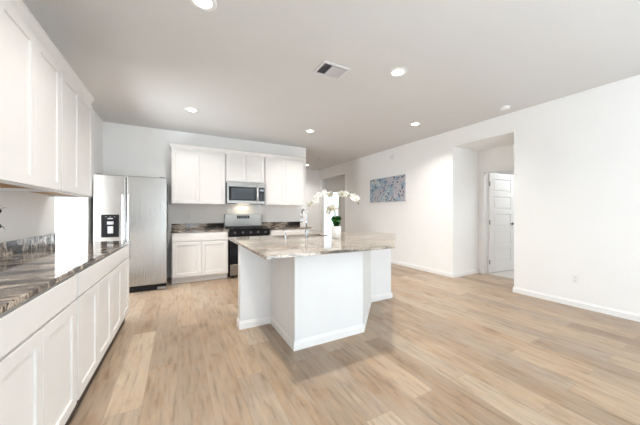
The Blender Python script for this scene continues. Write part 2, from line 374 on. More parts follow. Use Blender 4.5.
# five-panel door standing open into the bedroom
def panel_leaf(w, h, t, npan):
    """leaf along +x, both faces with raised panels"""
    bm = NB(); st = 0.115; rail = 0.10
    ph = (h - 0.20 - 0.12 - rail * (npan - 1)) / npan
    zs = [0.20 + k * (ph + rail) for k in range(npan)]
    box(bm, 0, st, -t / 2, t / 2, 0, h); box(bm, w - st, w, -t / 2, t / 2, 0, h)
    edges = [0] + [v for z in zs for v in (z, z + ph)] + [h]
    for k in range(0, len(edges), 2): box(bm, st, w - st, -t / 2, t / 2, edges[k], edges[k + 1])
    for z in zs:
        box(bm, st, w - st, -t / 2 + 0.010, t / 2 - 0.010, z, z + ph)
        box(bm, st + 0.035, w - st - 0.035, -t / 2 + 0.003, t / 2 - 0.003, z + 0.03, z + ph - 0.03)
    return bm
d1 = mk('door_1', panel_leaf(0.79, 2.02, 0.036, 5), M['trim'], None, 0.003)
d1['kind'] = 'structure'; d1['label'] = 'white five-panel door standing open beyond the alcove'
d1.location = (NX + T + 0.012, DY1 - 0.035, 0.012); d1.rotation_euler = (0, 0, R(-5.5))
def lever(bm, sgn):
    lathe_pts = [(0.0, 0), (0.027, 0), (0.027, 0.008), (0.012, 0.012), (0.010, 0.045), (0.0, 0.045)]
    b2 = NB(); lathe(b2, lathe_pts, 16)
    bmesh.ops.transform(b2, matrix=Matrix.Translation((0.72, sgn * 0.018, 0.98)) @ Matrix.Rotation(R(90 if sgn < 0 else -90), 4, 'X'), verts=b2.verts)
    me = bpy.data.meshes.new('tmp'); b2.to_mesh(me); b2.free(); bm.from_mesh(me); bpy.data.meshes.remove(me)
    box(bm, 0.60, 0.73, sgn * 0.050 - 0.006, sgn * 0.050 + 0.006, 0.972, 0.99)
bm = NB(); lever(bm, -1); lever(bm, 1); mk('door_handle', bm, M['grey'], d1, 0.002)
for zc in (0.22, 1.02, 1.80): mk('hinge', boxes((-0.014, 0.004, -0.026, -0.0185, zc - 0.045, zc + 0.045)), M['grey'], d1)

# glazed entry door seen through the hall opening
d2 = mk('door_2', boxes((EDX0, EDX0 + 0.05, EY + 0.03, EY + 0.075, 0, EDZ), (EDX1 - 0.05, EDX1, EY + 0.03, EY + 0.075, 0, EDZ),
                        (EDX0 + .05, EDX1 - .05, EY + 0.03, EY + 0.075, 0, 0.18), (EDX0 + .05, EDX1 - .05, EY + 0.03, EY + 0.075, EDZ - 0.05, EDZ)), M['trim'], None, 0.003)
d2['kind'] = 'structure'; d2['label'] = 'bright glazed door beyond the hall opening'
mk('pane', boxes((EDX0 + 0.05, EDX1 - 0.05, EY + 0.05, EY + 0.056, 0.18, EDZ - 0.05)), M['glass'], d2)
mk('door_handle', boxes((EDX1 - 0.045, EDX1 - 0.02, EY - 0.02, EY + 0.03, 0.98, 1.0), (EDX1 - 0.13, EDX1 - 0.02, EY - 0.03, EY - 0.018, 0.98, 1.0)), M['grey'], d2)

# ------------------------------------------------------------ cabinets
def shaker(bm, x0, x1, z0, z1, yf, t=0.02, stile=0.060, rec=0.010):
    """shaker front: outer face at yf looking towards -y"""
    fs = box(bm, x0, x1, yf, yf + t, z0, z1)
    f = fs[2]; bm.normal_update()
    bmesh.ops.inset_region(bm, faces=[f], thickness=stile, depth=0, use_even_offset=True)
    bm.normal_update()
    bmesh.ops.inset_region(bm, faces=[f], thickness=0.0015, depth=0, use_even_offset=True)
    bmesh.ops.translate(bm, verts=f.verts, vec=(0, rec, 0))
FR = 0.019
def base_cabinet(label, loc, rz, w, group, ndoor=2, drawers=1, depth=0.60, h=0.885, toe='cab', rec=0.075):
    """local: x 0..w, front frame at y=0 (doors towards -y), back at y=depth"""
    t = thing('base_cabinet', label, 'cabinet', loc, rz, group)
    bm = NB(); box(bm, 0, w, 0.0, depth, 0.10, h)
    mk('body', bm, M['cab'], t, 0.001)
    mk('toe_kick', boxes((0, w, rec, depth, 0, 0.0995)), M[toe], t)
    g = 0.004; dz0, dz1 = 0.735, 0.872
    dw = (w - 0.024) / drawers
    for k in range(drawers):
        mk('drawer_front', boxes((0.012 + k * dw + g / 2, 0.012 + (k + 1) * dw - g / 2, -0.02, -0.0005, dz0, dz1)), M['cab'], t, 0.002)
    dw = (w - 0.024) / ndoor
    for k in range(ndoor):
        bm = NB(); shaker(bm, 0.012 + k * dw + g / 2, 0.012 + (k + 1) * dw - g / 2, 0.125, 0.722, -0.0205)
        mk('door', bm, M['cab'], t, 0.0015)
    return t
def wall_cabinet(label, loc, rz, w, group, h=1.0, ndoor=2, depth=0.31):
    """local: origin at bottom left of the face frame"""
    t = thing('wall_cabinet', label, 'cabinet', loc, rz, group)
    bm = NB(); box(bm, 0, w, 0, 0.02, 0, h); box(bm, 0, 0.018, 0.02, depth, 0, h); box(bm, w - 0.018, w, 0.02, depth, 0, h)
    box(bm, 0.018, w - 0.018, depth - 0.01, depth, 0.02, h); box(bm, 0.018, w - 0.018, 0.02, depth - 0.01, h - 0.02, h)
    mk('body', bm, M['cab'], t, 0.001)
    mk('underside', boxes((0.018, w - 0.018, 0.02, depth - 0.01, 0.02, 0.034)), M['ply'], t)['label'] = 'bare wood underside'
    g = 0.004; dw = (w - 0.02) / ndoor
    for k in range(ndoor):
        bm = NB(); shaker(bm, 0.01 + k * dw + g / 2, 0.01 + (k + 1) * dw - g / 2, 0.012, h - 0.012, -0.0205)
        mk('door', bm, M['cab'], t, 0.0015)
    return t
# left run (facing +x)
LXF = XL + 0.615
gl = 'white base cabinets along the left wall'
LT = R(1.1)                                           # the run leans a little off the wall line
def left_at(d): return (LXF - d * math.sin(LT), 3.655 - d * math.cos(LT), 0)
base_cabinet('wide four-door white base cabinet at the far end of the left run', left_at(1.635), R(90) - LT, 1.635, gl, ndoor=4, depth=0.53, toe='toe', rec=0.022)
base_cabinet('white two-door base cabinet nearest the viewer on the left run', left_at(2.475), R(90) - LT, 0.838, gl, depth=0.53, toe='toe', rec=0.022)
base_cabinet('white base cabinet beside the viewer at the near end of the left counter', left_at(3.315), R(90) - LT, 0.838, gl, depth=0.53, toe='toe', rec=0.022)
gu = 'white wall cabinets along the left wall'
UX = XL + 0.318
for y0, lb in ((2.705, 'white wall cabinet at the far end of the left row nearest the fridge'), (1.875, 'white wall cabinet in the middle of the left row'),
               (1.045, 'white wall cabinet nearest the viewer on the left wall')):
    wall_cabinet(lb, (UX, y0, 1.385), R(90), 0.828, gu, h=0.96, depth=0.313)
def crown(bm, pts, prof):
    """mitred moulding along a polyline in plan; prof (out, z); out is to the right of travel"""
    pts = [Vector(p) for p in pts]; rows = []
    for i, p in enumerate(pts):
        d0 = (p - pts[i - 1]).normalized() if i else (pts[1] - p).normalized()
        d1 = (pts[i + 1] - p).normalized() if i < len(pts) - 1 else d0
        n0, n1 = Vector((d0.y, -d0.x)), Vector((d1.y, -d1.x))
        nn = (n0 + n1); nn = nn / max(1e-6, nn.dot(n0))
        rows.append([bm.verts.new((p.x + nn.x * a, p.y + nn.y * a, z)) for a, z in prof])
    k = len(prof)
    for A, B in zip(rows, rows[1:]):
        for i in range(k): bm.faces.new((A[i], A[(i + 1) % k], B[(i + 1) % k], B[i]))
    bm.faces.new(rows[0]); bm.faces.new(list(reversed(rows[-1])))
CP = [(0, 0), (0.006, 0), (0.010, 0.02), (0.034, 0.058), (0.040, 0.062), (0.040, 0.078), (0, 0.078)]
bm = NB(); crown(bm, [(UX + 0.001, 1.045), (UX + 0.001, 3.535), (XL + 0.002, 3.535)], [(a * 0.65, 2.3455 + z * 1.08) for a, z in CP])
tag(mk('crown_moulding', bm, M['cab'], None, 0.001), 'white crown moulding along the top of the left wall cabinets', 'moulding')

# back run (facing -y)
BYF = YB - 0.612
gb = 'white base cabinets along the back wall'
base_cabinet('white two-door base cabinet between the fridge and the range', (-0.085, BYF, 0), 0, 0.915, gb, depth=0.61)
base_cabinet('white base cabinet right of the range mostly behind the island', (1.632, BYF, 0), 0, 0.915, gb, depth=0.61)
gbu = 'white wall cabinets along the back wall'
WYF = YB - 0.325
wall_cabinet('white two-door wall cabinet left of the microwave', (-0.095, WYF, 1.385), 0, 0.922, gbu, h=1.0, depth=0.32)
wall_cabinet('short white wall cabinet directly above the microwave', (0.833, WYF, 1.835), 0, 0.772, gbu, h=0.55, depth=0.32)
wall_cabinet('white two-door wall cabinet right of the microwave', (1.611, WYF, 1.385), 0, 0.895, gbu, h=1.0, depth=0.32)
bm = NB(); crown(bm, [(-0.096, YB - 0.004), (-0.096, WYF - 0.001), (2.507, WYF - 0.001), (2.507, YB - 0.004)], [(a, 2.386 + z) for a, z in CP])
tag(mk('crown_moulding', bm, M['cab'], None, 0.001), 'white crown moulding along the top of the back wall cabinets', 'moulding')

# ------------------------------------------------------------ counters
CT, CTH = 0.914, 0.028
def slab(bm, outer, holes, z0, z1):
    loops = []
    for pts in [outer] + holes:
        vs = [bm.verts.new((x, y, z1)) for x, y in pts]
        loops.append((vs, [bm.edges.new((vs[i], vs[(i + 1) % len(vs)])) for i in range(len(vs))]))
    r = bmesh.ops.triangle_fill(bm, use_beauty=True, use_dissolve=False, edges=[e for _, es in loops for e in es])
    fs = [g for g in r['geom'] if isinstance(g, bmesh.types.BMFace)]
    bmesh.ops.dissolve_limit(bm, angle_limit=0.01, verts=list(bm.verts), edges=list(bm.edges)) if not holes else None
    ex = bmesh.ops.extrude_face_region(bm, geom=[f for f in bm.faces])
    bmesh.ops.translate(bm, verts=[g for g in ex['geom'] if isinstance(g, bmesh.types.BMVert)], vec=(0, 0, z0 - z1))
lc = thing('countertop', 'dark brown veined granite countertop along the left wall', 'countertop', (XL, 0.30, CT - CTH))
bm = NB(); prism(bm, [(0.001, 0.0), (0.640 - 3.365 * math.tan(LT), 0.0), (0.640, 3.365), (0.001, 3.365)], 0.001, CTH); mk('worktop', bm, M['granite_dark'], lc, 0.004)
bm = NB(); box(bm, 0.001, 0.021, 0.0, 3.345, CTH + 0.001, CTH + 0.102); mk('backsplash', bm, M['granite_dark'], lc, 0.002)
for x0, x1, lb in ((-0.098, 0.842, 'granite countertop between the fridge and the range'), (1.622, 2.56, 'granite countertop right of the range behind the island')):
    c = thing('countertop', lb, 'countertop', (x0, YB - 0.642, CT - CTH))
    w = x1 - x0
    mk('worktop', boxes((0, w, 0, 0.641, 0.001, CTH)), M['granite_dark'], c, 0.004)
    mk('backsplash', boxes((0, w, 0.62, 0.641, CTH + 0.001, CTH + 0.102)), M['granite_dark'], c, 0.002)

# ------------------------------------------------------------ island
IX0, IX1, IY = 0.582, 2.709, 2.823
isl = thing('kitchen_island', 'white panelled kitchen island base with a protruding front block', 'kitchen island', (IX0, IY, 0))
bm = NB(); box(bm, 0, IX1 - IX0, 0, 0.115, 0, CT - CTH); mk('knee_wall', bm, M['island'], isl, 0.002)
PX = [(0.338, -0.0005), (0.338, -0.663), (1.101, -0.663), (1.748, -0.0005)]
bm = NB(); prism(bm, PX, 0, CT - CTH); mk('front_block', bm, M['island'], isl, 0.002)
bm = NB()
P2 = [(-0.0, 0.116), (-0.0, 0.0), (0.338, 0.0), (0.338, -0.663), (1.101, -0.663), (1.748, 0.0), (IX1 - IX0, 0.0), (IX1 - IX0, 0.116)]
crown(bm, [(x, y) for x, y in P2], [(0.0008, 0.0), (BT, 0), (BT, BH * 0.72), (BT * 0.55, BH * 0.86), (BT * 0.4, BH), (0.0008, BH)])
mk('baseboard', bm, M['trim'], isl)
bm = NB(); box(bm, 0.17, 2.02, 0.116, 0.60, 0.10, 0.64); box(bm, 0.17, 0.19, 0.116, 0.60, 0.64, CT - CTH); box(bm, 2.0, 2.02, 0.116, 0.60, 0.64, CT - CTH); box(bm, 0.19, 2.0, 0.58, 0.60, 0.64, CT - CTH); box(bm, 0.19, 2.0, 0.116, 0.52, 0, 0.10)
mk('cabinet_body', bm, M['cab'], isl, 0.001)
for k in range(4):
    bm = NB(); w = 1.83 / 4; x0 = 0.18 + k * w
    shaker(bm, x0 + 0.002, x0 + w - 0.002, 0.12, 0.86, 0.0); bmesh.ops.rotate(bm, cent=(x0 + w / 2, 0, 0), matrix=Matrix.Rotation(PI, 3, 'Z'), verts=bm.verts)
    bmesh.ops.translate(bm, verts=bm.verts, vec=(0, 0.621, 0)); mk('door', bm, M['cab'], isl, 0.0015)
SX0, SX1, SY0, SY1 = 1.12, 1.82, 3.06, 3.40
bm = NB(); slab(bm, [(0.566, 1.86), (1.83, 1.86), (2.83, 2.86), (2.83, 3.50), (0.566, 3.50)], [[(SX0, SY0), (SX1, SY0), (SX1, SY1), (SX0, SY1)]], CT - CTH + 0.001, CT)
o = mk('island_countertop', bm, M['granite_isl'], None, 0.004)
tag(o, 'pale brown veined granite top with a clipped corner on the kitchen island', 'countertop')
bm = NB(); g = 0.004; zb = CT - CTH - 0.20
a0, a1, b0, b1, tt = SX0 - g, SX1 + g, SY0 - g, SY1 + g, 0.012
for q in ((a0 - tt, a1 + tt, b0 - tt, b1 + tt, zb - tt, zb), (a0 - tt, a0, b0 - tt, b1 + tt, zb, CT - CTH), (a1, a1 + tt, b0 - tt, b1 + tt, zb, CT - CTH), (a0, a1, b0 - tt, b0, zb, CT - CTH), (a0, a1, b1, b1 + tt, zb, CT - CTH)): box(bm, *q)
snk = thing('sink', 'stainless steel sink set into the island countertop', 'sink', (0, 0, 0))
mk('basin', bm, M['steel'], snk)
bm = NB(); lathe(bm, [(0.0, 0.0), (0.045, 0.0), (0.045, 0.004), (0.03, 0.002), (0, 0.002)], 20, 1.47, 3.24, zb); mk('drain', bm, M['chrome'], snk)

fc = thing('faucet', 'chrome gooseneck faucet standing on the island beside the sink', 'faucet', (1.45, 3.02, CT))
bm = NB(); lathe(bm, [(0.0, 0), (0.028, 0), (0.028, 0.006), (0.020, 0.012), (0.018, 0.10), (0.013, 0.112), (0.0, 0.112)], 20); mk('base', bm, M['chrome'], fc, smooth=False)
pts = [(0, 0, 0.10), (0, 0, 0.20), (0, 0, 0.285)] + [(0, 0.075 - 0.075 * math.cos(a), 0.285 + 0.075 * math.sin(a)) for a in [PI * k / 10 for k in range(1, 11)]] + [(0, 0.15, 0.26)]
bm = NB(); tube(bm, pts, 0.0125, 12); mk('spout', bm, M['chrome'], fc, smooth=True)
bm = NB(); tube(bm, [(0, 0.15, 0.262), (0, 0.15, 0.25), (0, 0.15, 0.20), (0, 0.15, 0.185)], [0.013, 0.017, 0.018, 0.014], 14); mk('spray_head', bm, M['chrome'], fc, smooth=True)
bm = NB(); tube(bm, [(0.015, 0, 0.075), (0.045, 0, 0.078), (0.10, -0.01, 0.088)], [0.010, 0.008, 0.006], 10); mk('lever', bm, M['chrome'], fc, smooth=True)
sd = thing('soap_dispenser', 'slim chrome soap dispenser pump left of the island faucet', 'soap dispenser', (1.165, 3.02, CT))
bm = NB(); lathe(bm, [(0.0, 0), (0.022, 0), (0.022, 0.005), (0.014, 0.012), (0.012, 0.035), (0.006, 0.04), (0.006, 0.10), (0.0, 0.10)], 16); mk('base', bm, M['chrome'], sd)
bm = NB(); tube(bm, [(0, -0.008, 0.103), (0, 0.03, 0.106), (0, 0.075, 0.10), (0, 0.085, 0.09)], [0.009, 0.009, 0.006, 0.005], 10); mk('pump_head', bm, M['chrome'], sd, smooth=True)

# ------------------------------------------------------------ fridge
fx0, fx1, fyf, fyb, fh = -1.062, -0.148, 4.850, 5.66, 1.785
fr = thing('refrigerator', 'side-by-side stainless steel refrigerator in the back left corner', 'refrigerator', (fx0, fyf, 0))
W = fx1 - fx0; split = 0.384
mk('body', boxes((0.012, W - 0.012, 0.085, fyb - fyf, 0.055, fh - 0.02)), M['grey'], fr, 0.006)
dl = NB(); box(dl, 0, split - 0.004, 0, 0.075, 0.10, fh); dl = mk('freezer_door', dl, M['steel_v'], fr, 0.012, segs=3)
dr = mk('door', boxes((split + 0.006, W, 0, 0.075, 0.10, fh)), M['steel_v'], fr, 0.012, segs=3)
def bar_handle(x):
    bm = NB(); z0, z1 = 0.52, 1.50
    tube(bm, [(x, -0.045, z0), (x, -0.052, z0 + 0.03), (x, -0.055, (z0 + z1) / 2), (x, -0.052, z1 - 0.03), (x, -0.045, z1)], [0.013, 0.0145, 0.0145, 0.0145, 0.013], 14)
    for z in (z0 + 0.05, z1 - 0.05): box(bm, x - 0.009, x + 0.009, -0.05, 0.002, z - 0.016, z + 0.016)
    return bm
mk('handle', bar_handle(split - 0.034), M['handle'], dl, smooth=True); mk('handle', bar_handle(split + 0.034), M['handle'], dr, smooth=True)
# ice and water dispenser
bx0, bx1, bz0, bz1 = 0.092, 0.300, 0.868, 1.200
bm = NB(); box(bm, bx0, bx1, -0.006, 0.002, 1.115, bz1); box(bm, bx0, bx0 + 0.018, -0.006, 0.002, bz0, 1.115); box(bm, bx1 - 0.018, bx1, -0.006, 0.002, bz0, 1.115); box(bm, bx0 + .018, bx1 - .018, -0.014, 0.002, bz0, bz0 + 0.03)
box(bm, bx0 + .018, bx1 - .018, -0.002, -0.0008, bz0 + 0.03, 1.115)
dsp = mk('dispenser', bm, M['dark'], dl, 0.002); dsp['label'] = 'black ice and water dispenser'
# ------------------------------------------------------------ fridge fittings
mk('kick_grille', boxes((0.01, W - 0.01, 0.03, 0.08, 0.015, 0.092)), M['dark'], fr, 0.003)
mk('hinge_cover', boxes((W - 0.13, W - 0.005, 0.004, 0.075, 0.012, 0.05)), M['steel'], fr, 0.004)
for x in (0.03, W - 0.10): mk('hinge_cap', boxes((x, x + 0.07, 0.02, 0.16, fh - 0.0195, fh + 0.012)), M['grey'], fr, 0.004)
for x in (0.08, W - 0.14): mk('foot', boxes((x, x + 0.05, 0.12, 0.17, 0.0, 0.056)), M['dark'], fr)
cp = mk('control_panel', boxes((bx0 + 0.075, bx0 + 0.135, -0.0085, -0.0062, 1.135, 1.150), (bx0 + 0.05, bx0 + 0.062, -0.0085, -0.0062, 1.165, 1.172), (bx0 + 0.10, bx0 + 0.112, -0.0085, -0.0062, 1.165, 1.172), (bx0 + 0.15, bx0 + 0.162, -0.0085, -0.0062, 1.165, 1.172)), M['paper'], fr)
mk('paddle', boxes((bx0 + 0.075, bx0 + 0.14, -0.012, -0.003, 0.925, 1.03), (bx0 + 0.07, bx0 + 0.145, -0.02, -0.003, 1.055, 1.10)), M['paper'], fr, 0.004)

# ------------------------------------------------------------ range
rg = thing('gas_range', 'stainless and black gas range set between the back base cabinets', 'range', (0.852, 5.045, 0))
RW = 0.760
mk('body', boxes((0.0, RW, 0.05, 0.648, 0.04, 0.905)), M['dark'], rg, 0.003)
mk('backguard', boxes((0.0, RW, 0.588, 0.648, 0.9155, 1.195)), M['steel'], rg, 0.006)
mk('display', boxes((0.24, 0.50, 0.582, 0.5875, 1.105, 1.165)), M['blackglass'], rg, 0.002)
for k in range(5): mk('display_digit', boxes((0.265 + k * 0.045, 0.285 + k * 0.045, 0.5805, 0.5817, 1.13, 1.142)), M['paper'], rg)
mk('cooktop', boxes((0.0, RW, 0.03, 0.587, 0.9055, 0.915)), M['blackglass'], rg, 0.003)
for cx_ in (0.19, 0.57):
    gt = NB()
    for yy in (0.08, 0.21, 0.34, 0.47, 0.55): box(gt, cx_ - 0.17, cx_ + 0.17, yy - 0.006, yy + 0.006, 0.935, 0.947)
    for xx in (-0.17, -0.06, 0.06, 0.17): box(gt, cx_ + xx - 0.006, cx_ + xx + 0.006, 0.074, 0.556, 0.935, 0.947)
    for xx in (-0.165, 0.165):
        for yy in (0.085, 0.545): box(gt, cx_ + xx - 0.007, cx_ + xx + 0.007, yy - 0.007, yy + 0.007, 0.9155, 0.935)
    mk('burner_grate', gt, M['iron'], rg)
    for yy in (0.16, 0.43):
        bm = NB(); lathe(bm, [(0, 0), (0.045, 0), (0.042, 0.012), (0.03, 0.016), (0, 0.016)], 18, cx_, yy, 0.9155); mk('burner', bm, M['iron'], rg)
mk('control_panel', boxes((0.0, RW, -0.012, 0.049, 0.805, 0.902)), M['blackglass'], rg, 0.004)
for k in range(5):
    bm = NB(); lathe(bm, [(0, 0), (0.021, 0), (0.019, 0.024), (0.0, 0.024)], 18)
    bmesh.ops.transform(bm, matrix=Matrix.Translation((0.09 + k * 0.145, -0.0125, 0.853)) @ Matrix.Rotation(R(90), 4, 'X'), verts=bm.verts)
    mk('knob', bm, M['grey'], rg, 0.002)
od = mk('oven_door', boxes((0.006, RW - 0.006, -0.006, 0.049, 0.275, 0.795)), M['blackglass'], rg, 0.006)
bm = NB(); tube(bm, [(0.05, -0.05, 0.755), (RW - 0.05, -0.05, 0.755)], 0.011, 12); box(bm, 0.06, 0.08, -0.05, -0.006, 0.745, 0.765); box(bm, RW - 0.08, RW - 0.06, -0.05, -0.006, 0.745, 0.765)
mk('handle', bm, M['steel'], od)
mk('storage_drawer', boxes((0.006, RW - 0.006, -0.004, 0.049, 0.055, 0.262)), M['steel'], rg, 0.006)
for x in (0.04, RW - 0.08):
    mk('foot', boxes((x, x + 0.04, 0.07, 0.11, 0, 0.041)), M['dark'], rg)

# ------------------------------------------------------------ microwave
mw = thing('microwave', 'stainless over-the-range microwave hanging under the short wall cabinet', 'microwave', (0.840, 5.305, 1.412))
MWW, MH = 0.758, 0.415
mk('body', boxes((0, MWW, 0.022, 0.385, 0.0, MH)), M['grey'], mw, 0.003)
bm = NB(); box(bm, 0, 0.60, 0, 0.0215, 0.0, MH - 0.046)
md_ = mk('door', bm, M['steel'], mw, 0.004)
mk('window', boxes((0.035, 0.572, -0.003, -0.0005, 0.055, MH - 0.085)), M['blackglass'], md_)
mk('window_screen', boxes((0.085, 0.53, -0.005, -0.0032, 0.085, MH - 0.115)), M['mwglass'], md_)
bm = NB(); tube(bm, [(0.590, -0.008, 0.06), (0.590, -0.035, 0.08), (0.590, -0.042, 0.19), (0.590, -0.035, MH - 0.11), (0.590, -0.008, MH - 0.09)], 0.012, 12)
mk('handle', bm, M['handle'], md_, smooth=True)
mk('control_panel', boxes((0.604, MWW, 0, 0.0215, 0.0, MH - 0.046)), M['steel'], mw, 0.003)
mk('keypad', boxes((0.622, MWW - 0.012, -0.003, -0.0005, 0.05, MH - 0.085)), M['blackglass'], mw)
for i in range(3):
    for j in range(4): mk('key', boxes((0.638 + i * 0.036, 0.656 + i * 0.036, -0.0042, -0.0032, 0.075 + j * 0.034, 0.085 + j * 0.034)), M['grey'], mw)
mk('clock_display', boxes((0.645, 0.725, -0.0045, -0.0032, 0.255, 0.29)), M['display'], mw)
mk('vent_strip', boxes((0, MWW, 0, 0.0215, MH - 0.0445, MH)), M['steel'], mw, 0.003)
mk('cooktop_lamp', boxes((0.25, 0.50, 0.24, 0.33, -0.006, -0.0005)), M['hoodlens'], mw)
area('cooktop_lamp_light', (1.215, 5.59, 1.395), (0, 0, 0), 0.22, 0.07, 0.45, (1.0, 0.84, 0.6))

# ------------------------------------------------------------ ceiling fittings
def can_light(label, x, y):
    t = thing('recessed_light', label, 'ceiling light', (x, y, CEIL), 0, 'recessed ceiling lights')
    bm = NB(); lathe(bm, [(0.062, -0.0005), (0.098, -0.0005), (0.098, -0.004), (0.088, -0.009), (0.066, -0.011), (0.062, -0.008)], 32)
    # open ring: remove the two caps
    for f in [f for f in bm.faces if len(f.verts) == 32]: bm.faces.remove(f)
    mk('trim_ring', bm, M['plate'], t)
    bm = NB(); lathe(bm, [(0, -0.0005), (0.0615, -0.0005), (0.0615, -0.007), (0, -0.007)], 32); mk('diffuser', bm, M['lens'], t)
    return t
cans = [(0.165, 2.10, 'recessed ceiling light cut off by the top edge of the photo'), (0.194, 4.40, 'recessed ceiling light in front of the fridge'),
        (2.215, 4.46, 'recessed ceiling light in front of the right wall cabinet, past the island'), (2.142, 2.13, 'large looking recessed ceiling light right of the square ceiling vent'),
        (3.66, 3.23, 'recessed ceiling light nearest the right wall and alcove'), (3.71, 7.70, 'small recessed ceiling light in the far hall')]
c0 = can_light(cans[0][2], cans[0][0], cans[0][1])
for i, (x, y, lb) in enumerate(cans):
    if i: copy_thing(c0, (x, y, CEIL), lb)
    area('recessed_lamp', (x, y, CEIL - 0.014), (0, 0, 0), 0.115, 0.115, CAN_POWER, CAN_COLOR, 'DISK', 135)

def register(label, x, y, w, d, rz, name='ceiling_vent'):
    t = thing(name, label, 'vent', (x, y, CEIL), rz)
    mk('backing', boxes((-w / 2 + .02, w / 2 - .02, -d / 2 + .02, d / 2 - .02, -0.003, -0.0005)), M['duct'], t)
    b = 0.026
    mk('frame', boxes((-w / 2, -w / 2 + b, -d / 2, d / 2, -0.012, -0.0005), (w / 2 - b, w / 2, -d / 2, d / 2, -0.012, -0.0005),
                      (-w / 2 + b, w / 2 - b, -d / 2, -d / 2 + b, -0.012, -0.0005), (-w / 2 + b, w / 2 - b, d / 2 - b, d / 2, -0.012, -0.0005)), M['vent'], t, 0.002)
    iw = w - 2 * b; n = 9
    for k in range(n):
        xx = -iw / 2 + (k + 0.5) * iw / n
        ang = R(-48) if k < 3 else R(48)
        bm = NB(); box(bm, -0.011, 0.011, -d / 2 + b, d / 2 - b, -0.0008, 0.0008)
        bmesh.ops.transform(bm, matrix=Matrix.Translation((xx, 0, -0.0125)) @ Matrix.Rotation(ang, 4, 'Y'), verts=bm.verts)
        mk('slat', bm, M['vent'], t)
register('square white air vent with tilted slats in the middle of the ceiling', 1.482, 2.452, 0.33, 0.25, 0)
register('small air vent in the ceiling of the far hall', 3.654, 6.641, 0.30, 0.20, 0)
s = thing('smoke_detector', 'round white smoke detector on the ceiling near the right wall', 'smoke detector', (4.235, 2.077, CEIL))
bm = NB(); lathe(bm, [(0, -0.0005), (0.066, -0.0005), (0.066, -0.012), (0.058, -0.03), (0.035, -0.036), (0, -0.036)], 28); mk('housing', bm, M['plate'], s)
bm = NB(); lathe(bm, [(0, -0.0365), (0.008, -0.0365), (0.008, -0.039), (0, -0.039)], 12, 0.02, 0, 0); mk('test_button', bm, M['vent'], s)
s = thing('door_chime', 'small white box high on the right wall above the painting', 'wall box', (XR, 4.72, 2.50))
mk('cover', boxes((-0.035, -0.0005, -0.06, 0.06, 0, 0.13)), M['plate'], s, 0.008)
mk('grille', boxes(*[(-0.0365, -0.0352, -0.04, 0.04, 0.03 + k * 0.02, 0.038 + k * 0.02) for k in range(4)]), M['vent'], s)

# ------------------------------------------------------------ outlets and switch (local: plate faces -y)
def outlet(name, label, loc, rz, kind):
    t = thing(name, label, 'outlet' if kind == 'o' else 'switch', loc, rz)
    mk('cover_plate', boxes((-0.036, 0.036, -0.006, -0.0005, -0.058, 0.058)), M['plate'], t, 0.002)
    if kind == 'o':
        for z in (-0.02, 0.02):
            r = mk('receptacle', boxes((-0.017, 0.017, -0.0085, -0.0062, z - 0.014, z + 0.014)), M['plate'], t, 0.002)
            mk('slots', boxes((-0.008, -0.006, -0.0092, -0.0086, z - 0.004, z + 0.006), (0.006, 0.008, -0.0092, -0.0086, z - 0.004, z + 0.006), (-0.002, 0.002, -0.0092, -0.0086, z - 0.010, z - 0.006)), M['slot'], r)
    else: mk('rocker', boxes((-0.016, 0.016, -0.010, -0.0062, -0.033, 0.033)), M['plate'], t, 0.002)
    return t
outlet('wall_outlet', 'white wall outlet low on the right wall', (XR, 1.405, 0.365), R(-90), 'o')
outlet('wall_outlet', 'white wall outlet on the back wall left of the range', (0.205, YB, 1.17), 0, 'o')
outlet('light_switch', 'white light switch on the bright wall past the left counter', (-1.27, LY1, 1.37), 0, 's')

# ------------------------------------------------------------ painting
p = thing('painting', 'abstract canvas of grey, blue and dark dabs hanging on the right wall', 'painting', (XR, 4.90, 1.797))
mk('stretcher', boxes((-0.034, -0.0005, -0.615, 0.615, -0.302, 0.302)), M['canvas_edge'], p, 0.003)
mk('canvas', boxes((-0.037, -0.0342, -0.615, 0.615, -0.302, 0.302)), M['art'], p)

# ------------------------------------------------------------ orchid
orc = thing('potted_orchid', 'cream flowering orchid in a white pot on the island countertop', 'orchid', (1.722, 2.74, CT))
bm = NB(); lathe(bm, [(0, 0), (0.050, 0), (0.056, 0.01), (0.062, 0.135), (0.062, 0.15), (0.056, 0.15), (0.054, 0.13), (0, 0.128)], 28); mk('pot', bm, M['pot'], orc, smooth=False)
bm = NB(); lathe(bm, [(0, 0.129), (0.0535, 0.129), (0.045, 0.14), (0, 0.143)], 18); mk('bark', bm, M['soil'], orc)
def leaf_bm(L, wd, az, rise, droop, n=9):
    bm = NB(); rows = []
    for i in range(n + 1):
        s_ = i / n; r = L * s_; z = rise * math.sin(min(1, s_ * 1.15) * PI * 0.62) - droop * s_ * s_
        hw = wd * (math.sin(PI * min(0.98, 0.12 + 0.86 * s_)) ** 0.7)
        rows.append([bm.verts.new((r, v * hw, z + 0.25 * abs(v) * hw)) for v in (-1, -0.5, 0, 0.5, 1)])
    for a, b in zip(rows, rows[1:]):
        for k in range(4): bm.faces.new((a[k], a[k + 1], b[k + 1], b[k]))
    bmesh.ops.solidify(bm, geom=bm.faces[:], thickness=0.0025)
    bmesh.ops.transform(bm, matrix=Matrix.Translation((0, 0, 0.135)) @ Matrix.Rotation(az, 4, 'Z'), verts=bm.verts)
    return bm
for az, L, wd, ri, dr_ in ((200, .075, .050, .11, .03), (330, .075, .052, .13, .03), (265, .07, .050, .10, .03), (80, .07, .05, .12, .03), (140, .06, .045, .13, .02), (20, .065, .05, .11, .02), (240, .045, .048, .13, 0), (300, .045, .05, .135, 0)):
    mk('leaf', leaf_bm(L, wd, R(az), ri, dr_), M['leaf'], orc, smooth=True)
